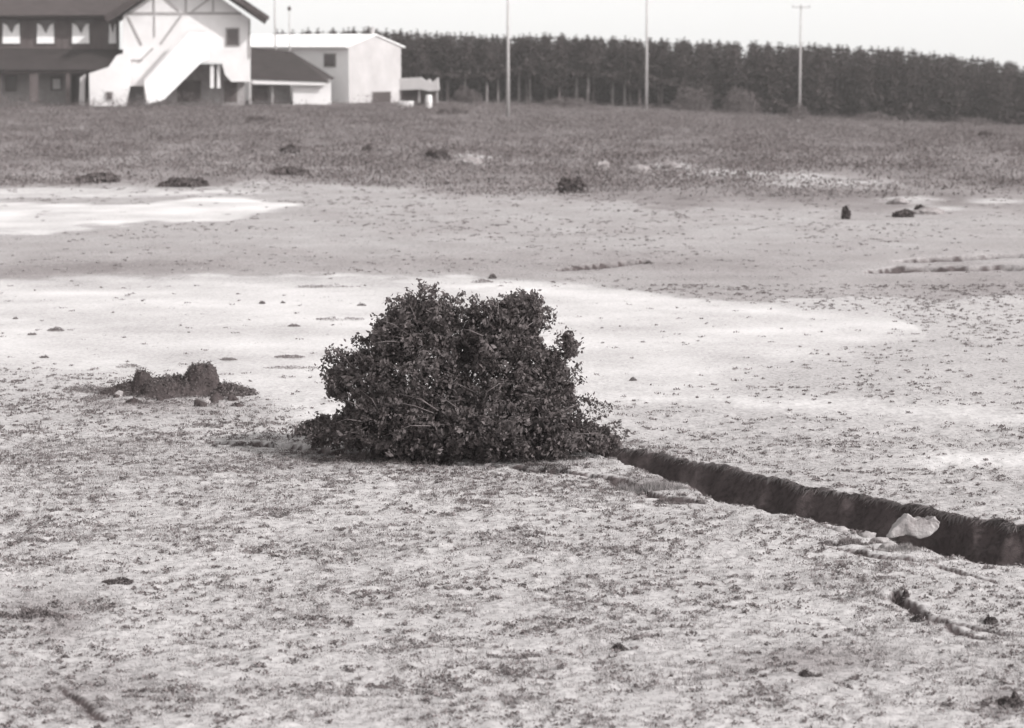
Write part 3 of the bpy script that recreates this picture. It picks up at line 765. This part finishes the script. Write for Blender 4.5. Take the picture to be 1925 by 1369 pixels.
for i, (u, v, a_, b_, la) in enumerate([(885, 311, 50, 14, 'pale low heap right of the widest dark shrub'), (1130, 322, 34, 18, 'pale pointed heap, left one of the pair on the heath'), (1200, 326, 40, 14, 'pale rounded heap, right one of the pair on the heath'),
                                        (1262, 318, 38, 12, 'pale heap at the left end of the rubble strip'), (1745, 402, 60, 11, 'pale rubble heap at the right'), (1690, 384, 40, 10, 'small pale rubble heap behind the larger one at the right')]):
    q = on_ground(u, v); s = q.y / F
    o = link('rubble_heap', lump_mesh('rubble_heap', a_ * .5 * s, a_ * .35 * s, b_ * s, 60 + i, .38, 4), M['rubble'], None, q)
    tag(o, la, 'rubble heap', G4)

# ------------------------------------------------------------------ pines
def pine_meshes(seed, h=8.0, low=.3, wid=1.5):
    r0 = np.random.default_rng(seed)
    bm_ = bmesh.new()
    tube(bm_, [(0, 0, -.3), (.05, 0, h * .4), (0, .04, h * .75), (0, 0, h * .97)], .11, .02, 6)
    C_ = []
    nw = 15
    for i in range(nw):
        t = i / (nw - 1); z = h * (low + (.93 - low) * t)
        R = wid * (1 - t) ** .85 * r0.uniform(.8, 1.15) + .05
        for j in range(int(6 if t < .8 else 4)):
            a_ = r0.uniform(0, 6.283); rr = R * r0.uniform(.7, 1.15)
            e = np.array([math.cos(a_) * rr, math.sin(a_) * rr, z + rr * .22])
            if i % 2 == 0: tube(bm_, [(0, 0, z), tuple(e * [.5, .5, 1]), tuple(e)], .022, .006, 3)
            k = int(16 + 14 * rr)
            tt = r0.uniform(.25, 1.05, k)[:, None]
            p_ = np.array([0, 0, z]) * (1 - tt) + e * tt + r0.normal(size=(k, 3)) * [.16, .16, .12]
            C_.append(p_)
    C_.append(np.stack([r0.normal(0, .05, 26), r0.normal(0, .05, 26), h * .90 + r0.uniform(0, .11 * h, 26)], 1))
    C_ = np.concatenate(C_)
    v, f = leaf_quads(C_, r0.uniform(.22, .42, len(C_)) * (1.15 - .62 * np.clip(C_[:, 2] / h, 0, 1) ** 3), up=.5, aspect=.5)
    cm = np_mesh('pine_crown', v, f); cm.materials.append(M['needle'])
    tm = bm_mesh('pine_trunk', bm_)
    return tm, cm
kinds = [pine_meshes(100 + i, 8.0, lw, wd) for i, (lw, wd) in enumerate([(.36, 1.35), (.42, 1.5), (.30, 1.45), (.06, 1.6), (.08, 1.5), (.04, 1.75), (.38, 1.25)])]
for k_ in kinds: k_[0].materials.append(M['bark'])
pale_trunks = []
for tm, cm in (kinds[0], kinds[1], kinds[6]):
    t2 = tm.copy(); t2.materials.clear(); t2.materials.append(M['palebark']); pale_trunks.append((t2, cm))
def wood_label(u, row):
    seg = ('behind the barn roof' if u < 752 else 'between the barn and the first pole' if u < 955 else 'between the first and second poles' if u < 1215 else
           'between the second and third poles' if u < 1503 else 'right of the third pole')
    r_ = 'pine on the front edge of the wood, ' if row < 2 else 'dark pine deeper inside the wood, '
    return r_ + seg
TOPU = [500, 680, 800, 900, 1050, 1200, 1350, 1500, 1600, 1700, 1800, 1850, 1925, 2100]
TOPV = [56, 51, 57, 62, 62, 68, 74, 80, 83, 87, 95, 101, 110, 130]
cnt = 0
rr_ = random.Random(11)
for row in range(8):
    Yr = 242 + row * 3.4
    du = 40 if row > 0 else 34
    u = 520 + (row * 17) % 40 if row > 2 else 700 + (row * 13) % 30
    while u < 2060:
        Yt = Yr + rr_.uniform(-1.2, 1.2)
        uu = u + rr_.uniform(-11, 11)
        r_ = ray(uu, 120); x_ = r_[0] * Yt
        z0 = gz(x_, Yt)
        vt = np.interp(uu, TOPU, TOPV) + 2 + rr_.uniform(-3, 7) + 8 * float(sstep(1500, 1925, uu)) + (3 if row < 2 else 0)
        zt = pt(uu, vt, Yt).z
        k_ = rr_.choice([0, 1, 2, 6]) if (row < 2 and uu < 1290) else rr_.choice([3, 4, 5])
        tm, cm = kinds[k_]
        pale = row == 0 and 820 < uu < 1210 and k_ in (0, 1, 6)
        if pale: tm, cm = pale_trunks[[0, 1, 6].index(k_)]
        o = empty('pine_tree', (x_, Yt, z0), wood_label(uu, row), 'pine tree', 'pines of the dense wood behind the field', rr_.uniform(0, 6.28))
        if pale: o['label'] = 'pine with pale bare trunk at the edge, ' + ('between the barn and the first pole' if uu < 955 else 'between the first and second poles')
        sc_ = (zt - z0) / 8.0
        o.scale = (sc_ * rr_.uniform(1.35, 1.75), sc_ * rr_.uniform(1.35, 1.75), sc_)
        link('trunk', tm, None, o); link('crown', cm, None, o)
        cnt += 1
        u += du * rr_.uniform(.85, 1.15)
print('pines', cnt)

# ------------------------------------------------------------------ poles
def bar(bm, p0, p1, w_, h_=None):
    p0, p1 = Vector(p0), Vector(p1); h_ = h_ or w_
    d = (p1 - p0).normalized(); up = Vector((0, 0, 1)) if abs(d.z) < .95 else Vector((0, 1, 0))
    a = d.cross(up).normalized() * w_ * .5; b2 = d.cross(a).normalized() * h_ * .5
    q = [bm.verts.new(p + s1 * a + s2 * b2) for p in (p0, p1) for s1, s2 in ((-1, -1), (1, -1), (1, 1), (-1, 1))]
    for f in ((0, 1, 2, 3), (7, 6, 5, 4), (0, 4, 5, 1), (1, 5, 6, 2), (2, 6, 7, 3), (3, 7, 4, 0)): bm.faces.new([q[i] for i in f])
def pole(u, Yp, h, label, r=.13, arm=True):
    x_ = ray(u, 200)[0] * Yp; p = Vector((x_, Yp, gz(x_, Yp))); o = empty('utility_pole', p, label, 'utility pole', 'pale poles across the heath')
    b_ = bmesh.new(); tube(b_, [(0, 0, -.3), (0, 0, h * .5), (0, 0, h)], r * 1.15, r * .65, 12); link('shaft', bm_mesh('pole_shaft', b_, True), M['concrete'], o)
    if arm:
        b_ = bmesh.new(); bar(b_, (-.85, -.12, h - .25), (.85, -.12, h - .25), .09); link('crossarm', bm_mesh('pole_crossarm', b_), M['concrete'], o)
        for x_ in (-.75, 0, .75):
            b_ = bmesh.new(); tube(b_, [(x_, -.12, h - .2), (x_, -.12, h - .1), (x_, -.12, h - .02)], .045, .03, 8); link('insulator', bm_mesh('pole_insulator', b_), M['concrete'], o)
    return o
pole(955, 188, 10.2, 'tall pale pole standing nearest, left one of the three')
pole(1215, 226, 11.4, 'tall pale pole in the middle of the three, before the wood')
pole(1503, 224, 10.7, 'pale pole with a crossarm, right one of the three, its foot in a shrub', .11)
def post(u, v, h, r, label):
    p = on_ground(u, v); b_ = bmesh.new(); tube(b_, [(0, 0, -.2), (0, 0, h * .9), (0, 0, h)], r, r * .8, 8)
    tag(link('post', bm_mesh('post', b_), M['concrete'], None, p), label, 'post')
post(1543, 212, 1.3, .09, 'short pale post right of the third pole')
post(1500, 232, .35, .12, 'tiny pale marker stone below the third pole')

# ------------------------------------------------------------------ the house
def prism(bm, uv, Y, depth):
    """solid whose front outline is given by photo points in the plane at distance Y, going back by depth"""
    f = [bm.verts.new(pt(a, b_, Y)) for a, b_ in uv]
    k = [bm.verts.new(v.co + Vector((0, depth, 0))) for v in f]
    n_ = len(f)
    bm.faces.new(f); bm.faces.new(list(reversed(k)))
    for i in range(n_): bm.faces.new([f[i], f[(i + 1) % n_], k[(i + 1) % n_], k[i]])
def part(name, uv, Y, depth, matk, parent, label=None):
    b_ = bmesh.new(); prism(b_, uv, Y, depth)
    base = parent
    off_ = Vector((0, 0, 0))
    while base: off_ += base.location; base = base.parent
    for v in b_.verts: v.co -= off_
    o = link(name, bm_mesh(name, b_), M[matk], parent)
    if label: o['label'] = label
    return o
def rect(a, b_, c, d): return [(a, b_), (a, d), (c, d), (c, b_)]
def slab(name, corners, th, matk, parent):
    """roof slab: four world corners (eave0, eave1, ridge1, ridge0), thickness th"""
    b_ = bmesh.new(); n_ = (corners[1] - corners[0]).cross(corners[3] - corners[0]).normalized()
    if n_.z < 0: n_ = -n_
    base = parent; off_ = Vector((0, 0, 0))
    while base: off_ += base.location; base = base.parent
    t_ = [b_.verts.new(c - off_) for c in corners]; q_ = [b_.verts.new(c - off_ - n_ * th) for c in corners]
    b_.faces.new(t_); b_.faces.new(list(reversed(q_)))
    k = len(corners)
    for i in range(k): b_.faces.new([t_[i], t_[(i + 1) % k], q_[(i + 1) % k], q_[i]])
    return link(name, bm_mesh(name, b_), M[matk], parent)
HY = 214.0
hp = pt(300, 192, HY)
house = empty('house', hp, 'large white gabled house with half-timbering, outside stair and dark verandah wing', 'house', rz=0.108)
wall = [(232, 200), (232, 30), (347, -52), (470, 36), (470, 154), (434, 154), (422, 141), (416, 118), (377, 118), (377, 112), (300, 190), (272, 200), (270, 162), (240, 162), (240, 200)]
w1 = part('gable_wall', wall, HY, .45, 'white', house)
# body behind, set in a little, raised over the open undercroft
part('upper_body', [(236, 118), (236, 36), (347, -44), (466, 42), (466, 118)], HY + .5, 11.0, 'white', house)
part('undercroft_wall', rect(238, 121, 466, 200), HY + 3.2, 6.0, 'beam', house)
dr = part('doorway', rect(340, 152, 384, 192), HY + 3.12, .078, 'darkwood', house)
part('doorway', rect(428, 152, 452, 192), HY + 3.12, .078, 'darkwood', house)
part('pier', rect(440, 120, 468, 154), HY + .5, 3.5, 'white', house)
part('column', rect(395, 120, 402, 166), HY + .3, .4, 'white', house)
part('column', rect(408, 120, 414, 166), HY + .3, .4, 'white', house)
part('column', rect(468, 150, 472, 196), HY + .2, .3, 'grey', house)
st = part('outside_stair', [(268, 156), (352, 60), (388, 60), (388, 112), (374, 118), (304, 188), (274, 196)], HY - 1.5, 1.2, 'stairwhite', house)
part('handrail', [(266, 152), (350, 55), (388, 55), (388, 58), (352, 58), (269, 155)], HY - 1.6, .12, 'white', st)
for nm, pl in [('timber_beam', rect(236, 23, 452, 27.5)), ('timber_beam', rect(234, 112, 268, 115)), ('timber_beam', rect(288, -10, 291, 22)), ('timber_beam', rect(347, -40, 350.5, 22)), ('timber_beam', rect(398, -12, 401, 22)),
               ('timber_brace', [(240, 33), (243, 32), (268, 84), (265, 86)]), ('timber_brace', [(338, 29), (342, 30), (303, 84), (300, 82)]), ('timber_brace', [(300, -8), (303, -10), (338, 20), (335, 22)]),
               ('timber_brace', [(395, -6), (398, -4), (362, 22), (358, 22)]), ('timber_post', rect(289, 30, 291.5, 70)), ('timber_brace', [(286, 90), (289, 92), (262, 118), (258, 118)]), ('timber_post', rect(466, 40, 469, 110))]:
    part(nm, pl, HY - .07, .068, 'beam', house)
wn = part('window', rect(423, 52, 449, 87), HY - .09, .088, 'beam', house)
part('pane', rect(425.5, 54.5, 446.5, 84.5), HY - .13, .038, 'glass', wn)
wn = part('window', rect(193, 172, 206, 188), HY - 3.12, .10, 'beam', house)
part('pane', rect(195, 174, 204, 186), HY - 3.15, .028, 'glass', wn)
# main roof
R0 = HY - 1.7; R1 = HY + 12.5
def roofside(name, ue, ve, ur, vr, thick=.62, parent=house, matk='roof', a=R0, b_=R1):
    e0, r0_ = pt(ue, ve, a), pt(ur, vr, a)
    e1, r1_ = e0 + Vector((0, b_ - a, 0)), r0_ + Vector((0, b_ - a, 0))
    return slab(name, [e0, e1, r1_, r0_], thick, matk, parent)
rf = roofside('roof', 502, 31, 347, -74)
roofside('roof', 192, 31, 346.6, -74)
part('bargeboard', [(500, 34), (502, 38), (440, 2), (347, -58), (347, -62)], R0 - .08, .07, 'darkwood', rf)
# lower left block with sloped parapet
part('lower_block', [(163, 200), (162, 138), (198, 126), (213, 104), (236, 98), (236, 162), (228, 200)], HY - 3.0, 2.9, 'white', house)
part('lower_block', [(145, 196), (147, 146), (156, 140), (156, 200)], HY - 2.2, 1.6, 'grey', house)
# left wing
WY = HY + 3.0
part('wing_wall', rect(-190, 26, 228, 104), WY, .4, 'darkwood', house)
part('wing_body', rect(-190, 30, 226, 200), WY + .6, 7.0, 'darkwood', house)
e0, e1 = pt(-230, 32, WY - 1.6), pt(240, 28, WY - 1.6); r0_, r1_ = pt(-230, -64, WY + 4.6), pt(330, -64, WY + 4.6)
slab('wing_roof', [e0, e1, r1_, r0_], .3, 'roof', house)
b0, b1 = pt(-230, 32, WY + 10.5), pt(240, 28, WY + 10.5)
slab('wing_roof', [r0_ + Vector((0, .05, 0)), r1_ + Vector((0, .05, 0)), b1, b0], .3, 'roof', house)
for u in (-95, -30, 32, 95, 160, 219):
    hw = 17 if u < 200 else 8
    fr = part('window', rect(u - hw - 2, 36, u + hw + 2, 84), WY - .10, .098, 'darkwood', house)
    part('pane', rect(u - hw, 38, u + hw, 82), WY - .13, .028, 'glass', fr)
    part('curtain', [(u - hw + 2, 44), (u - hw + 1, 82), (u + hw - 1, 82), (u + hw - 2, 44), (u + hw * .45, 48), (u + 1, 64), (u - hw * .45, 48)], WY - .17, .03, 'curtain', fr)
# pent roof over the verandah
e0, e1 = pt(-230, 131, WY - 4.2), pt(196, 131, WY - 4.2); r0_, r1_ = pt(-230, 88, WY - .2), pt(246, 93, WY - .2)
slab('verandah_roof', [e0, e1, r1_, r0_], .22, 'annexroof', house)
part('verandah_beam', rect(-225, 133, 150, 138), WY - 4.0, .25, 'darkwood', house)
part('verandah_wall', rect(-200, 112, 142, 200), WY - .3, .28, 'beam', house)
for u in (-70, 0, 65, 128):
    part('verandah_post', rect(u - (8 if u == 65 else 4), 136, u + (8 if u == 65 else 4), 192 if u == 65 else 196), WY - 3.9, .35, 'darkwood', house)
fr = part('window', rect(104, 144, 126, 170), WY - .36, .058, 'darkwood', house)
part('pane', rect(108, 148, 122, 167), WY - .40, .038, 'curtain', fr)
fr = part('window', rect(20, 142, 42, 172), WY - .36, .058, 'darkwood', house)
part('pane', rect(22, 144, 40, 170), WY - .40, .038, 'glass', fr)

# ------------------------------------------------------------------ barn, low shed in front of it, lean-to
TH = math.radians(36)
A = Vector((-math.cos(TH), math.sin(TH), 0)); B = Vector((math.sin(TH), math.cos(TH), 0))
BY = 226.0
c = pt(656, 197, BY); c.z = -.3
barn = empty('barn', c, 'whitewashed barn with a pale metal roof and dark low doorway in its gable', 'barn')
GW = (748 - 656) / F * BY / math.sin(TH); LW = 15.5
ze = pt(656, 88, BY).z - c.z; zr = ze + 1.05
def bpart(name, pts3, matk, parent=barn):
    """pts3: list of faces given as lists of (a,b,z) in barn axes"""
    b_ = bmesh.new()
    for fc in pts3: b_.faces.new([b_.verts.new(A * q[0] + B * q[1] + Vector((0, 0, q[2]))) for q in fc])
    bmesh.ops.remove_doubles(b_, verts=b_.verts, dist=.001)
    return link(name, bm_mesh(name, b_), M[matk], parent)
def bbox(a0, a1, b0, b1, z0, z1):
    p_ = lambda i, j, k: ((a0, a1)[i], (b0, b1)[j], (z0, z1)[k])
    return [[p_(0, 0, 0), p_(1, 0, 0), p_(1, 1, 0), p_(0, 1, 0)], [p_(0, 0, 1), p_(0, 1, 1), p_(1, 1, 1), p_(1, 0, 1)], [p_(0, 0, 0), p_(0, 0, 1), p_(1, 0, 1), p_(1, 0, 0)],
            [p_(0, 1, 0), p_(1, 1, 0), p_(1, 1, 1), p_(0, 1, 1)], [p_(0, 0, 0), p_(0, 1, 0), p_(0, 1, 1), p_(0, 0, 1)], [p_(1, 0, 0), p_(1, 0, 1), p_(1, 1, 1), p_(1, 1, 0)]]
z0 = -.4
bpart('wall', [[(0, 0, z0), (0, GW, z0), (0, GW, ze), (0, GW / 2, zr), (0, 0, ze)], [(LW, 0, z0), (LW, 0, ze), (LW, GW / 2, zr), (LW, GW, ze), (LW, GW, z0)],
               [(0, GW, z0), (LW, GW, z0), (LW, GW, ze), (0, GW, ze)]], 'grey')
bpart('side_wall', [[(0, 0, z0), (0, 0, ze), (LW, 0, ze), (LW, 0, z0)]], 'stairwhite')  # colour lightened to make up for the shade on this long wall
sl_ = (zr - ze) / (GW / 2)
for s_ in (0, 1):
    f_ = lambda b_: b_ if s_ == 0 else GW - b_
    o_ = .5
    q = [(-.15, f_(-o_), ze - o_ * sl_ + .03), (LW + .4, f_(-o_), ze - o_ * sl_ + .03), (LW + .4, f_(GW / 2), zr + .03), (-.15, f_(GW / 2), zr + .03)]
    t_ = [(a_, b_, z_ + .12) for a_, b_, z_ in q]
    bpart('roof', [t_, q] + [[q[i], q[(i + 1) % 4], t_[(i + 1) % 4], t_[i]] for i in range(4)], 'metalroof')
bpart('roof_vent', bbox(.2, .5, GW / 2 - .15, GW / 2 + .15, zr, zr + .75), 'grey')
dr = bpart('doorway', bbox(-.05, -.002, GW * .42, GW * .80, .2, 1.3), 'beam')
bpart('door_leaf', bbox(-.09, -.052, GW * .44, GW * .78, .22, 1.24), 'glass', dr)
wn = bpart('window', bbox(1.5, 3.0, -.06, -.002, ze - 1.9, ze - .6), 'beam')
bpart('pane', bbox(1.62, 2.88, -.10, -.062, ze - 1.8, ze - .7), 'glass', wn)

SY = 219.0
sp_ = pt(560, 195, SY)
shed = empty('outbuilding', sp_, 'low outbuilding with a dark hipped roof between the house and the barn', 'outbuilding', rz=0.09)
b_ = bmesh.new()
def P_(u, v, Y): return b_.verts.new(pt(u, v, Y) - sp_)
a0, a1, a2, a3 = P_(474, 150, SY - .6), P_(616, 155, SY - .6), P_(556, 97, SY + 4), P_(474, 88, SY + 4)
c1, c2 = P_(637, 147, SY + 4.2), P_(474, 148, SY + 8)
c3 = P_(616, 147, SY + 8)
b_.faces.new([a0, a1, a2, a3]); b_.faces.new([a1, c1, a2]); b_.faces.new([c1, c3, a2]); b_.faces.new([a2, c3, c2, a3]); b_.faces.new([a0, a3, c2]); b_.faces.new([a0, c2, c3, c1, a1])
link('roof', bm_mesh('outbuilding_roof', b_), M['annexroof'], shed)
part('fascia', [(474, 151.5), (474, 158), (612, 161), (612, 156.5)], SY - .55, .12, 'white', shed)
part('wall', rect(551, 157, 622, 199), SY, .3, 'white', shed)
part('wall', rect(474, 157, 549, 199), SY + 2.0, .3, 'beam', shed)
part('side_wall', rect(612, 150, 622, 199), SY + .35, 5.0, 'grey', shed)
dr = part('doorway', rect(476, 161, 508, 190), SY + 1.93, .068, 'darkwood', shed)
part('post', rect(511, 158, 514, 198), SY, .2, 'beam', shed)

LY = 222.0
lp = pt(790, 190, LY)
lean = empty('lean_to', lp, 'small open lean-to with a sagging pale roof right of the barn', 'lean-to')
part('roof', [(750, 148), (790, 146), (800, 153), (806, 149), (812, 156), (823, 146), (825, 170), (808, 172), (790, 168), (752, 170)], LY, 2.6, 'grey', lean)
for u in (752, 788, 822): part('post', rect(u - 1.5, 168, u + 1.5, 194), LY + .3, .15, 'beam', lean)
part('back_wall', rect(752, 168, 822, 198), LY + 2.2, .15, 'darkwood', lean)
def lathe(name, u, v, Y, prof, matk, label, cat):
    p = pt(u, v, Y); p.z = gz(p.x, p.y); bm_ = bmesh.new(); seg = 16
    rings = [[bm_.verts.new((r * math.cos(q * 6.2832 / seg), r * math.sin(q * 6.2832 / seg), z)) for q in range(seg)] for r, z in prof]
    for i in range(len(rings) - 1):
        for q in range(seg): bm_.faces.new([rings[i][q], rings[i][(q + 1) % seg], rings[i + 1][(q + 1) % seg], rings[i + 1][q]])
    bm_.faces.new(rings[-1]); bm_.faces.new(list(reversed(rings[0])))
    return tag(link(name, bm_mesh(name, bm_, False), M[matk], None, p), label, cat)
lathe('barrel', 806, 192, 217, [(.24, 0), (.27, .1), (.30, .35), (.32, .6), (.30, .85), (.27, 1.1), (.24, 1.2)], 'white', 'white upright barrel at the right end of the open lean-to', 'barrel')
lathe('tub', 762, 190, 218, [(.62, .0), (.72, .15), (.80, .45), (.78, .5), (.70, .48), (.5, .42)], 'white', 'wide white tub on the ground against the barn corner', 'tub')

# lamp post and mast between house and barn
p = pt(545, 120, 228.3); p.z = gz(p.x, p.y); h = pt(545, 14, 228.3).z - p.z
lamp = empty('lamp_post', p, 'thin lamp post with a small dark head rising before the barn roof', 'lamp post')
b_ = bmesh.new(); tube(b_, [(0, 0, -.2), (0, 0, h * .5), (0, 0, h - .3)], .10, .055, 10); link('shaft', bm_mesh('lamp_shaft', b_, True), M['concrete'], lamp)
b_ = bmesh.new(); tube(b_, [(0, 0, h - .3), (0, 0, h - .2), (0, 0, h - .12)], .12, .2, 10); tube(b_, [(0, 0, h - .12), (0, 0, h), (0, 0, h + .14)], .21, .06, 10)
link('lamp_head', bm_mesh('lamp_head', b_, True), M['darkwood'], lamp)
p = pt(518, 120, 228.6); p.z = gz(p.x, p.y)
b_ = bmesh.new(); tube(b_, [(0, 0, -.2), (0, 0, 6), (0, 0, 12.5)], .11, .06, 10)
tag(link('mast', bm_mesh('mast', b_, True), M['concrete'], None, p), 'plain pale mast beside the right eave of the house', 'mast')

# ------------------------------------------------------------------ haze volume added to lift the dark tones towards the wood
bm = bmesh.new(); bmesh.ops.create_cube(bm, size=1)
for v in bm.verts:
    v.co.x *= 900; v.co.y = 175 + v.co.y * 450; v.co.z = 1.0 + v.co.z * 62
hz_ = bpy.data.materials.new('haze'); hz_.use_nodes = True
hn = hz_.node_tree.nodes; hn.remove(hn['Principled BSDF'])
pv = hn.new('ShaderNodeVolumePrincipled'); pv.inputs['Density'].default_value = 0.00035; pv.inputs['Color'].default_value = (.98, .94, .93, 1)
pv.inputs['Anisotropy'].default_value = 0.2
hz_.node_tree.links.new(pv.outputs[0], hn['Material Output'].inputs['Volume'])
haze = link('haze', bm_mesh('haze', bm), hz_)
tag(haze, 'thin pale haze added over the field to lift the dark tones', 'haze', kind='stuff')
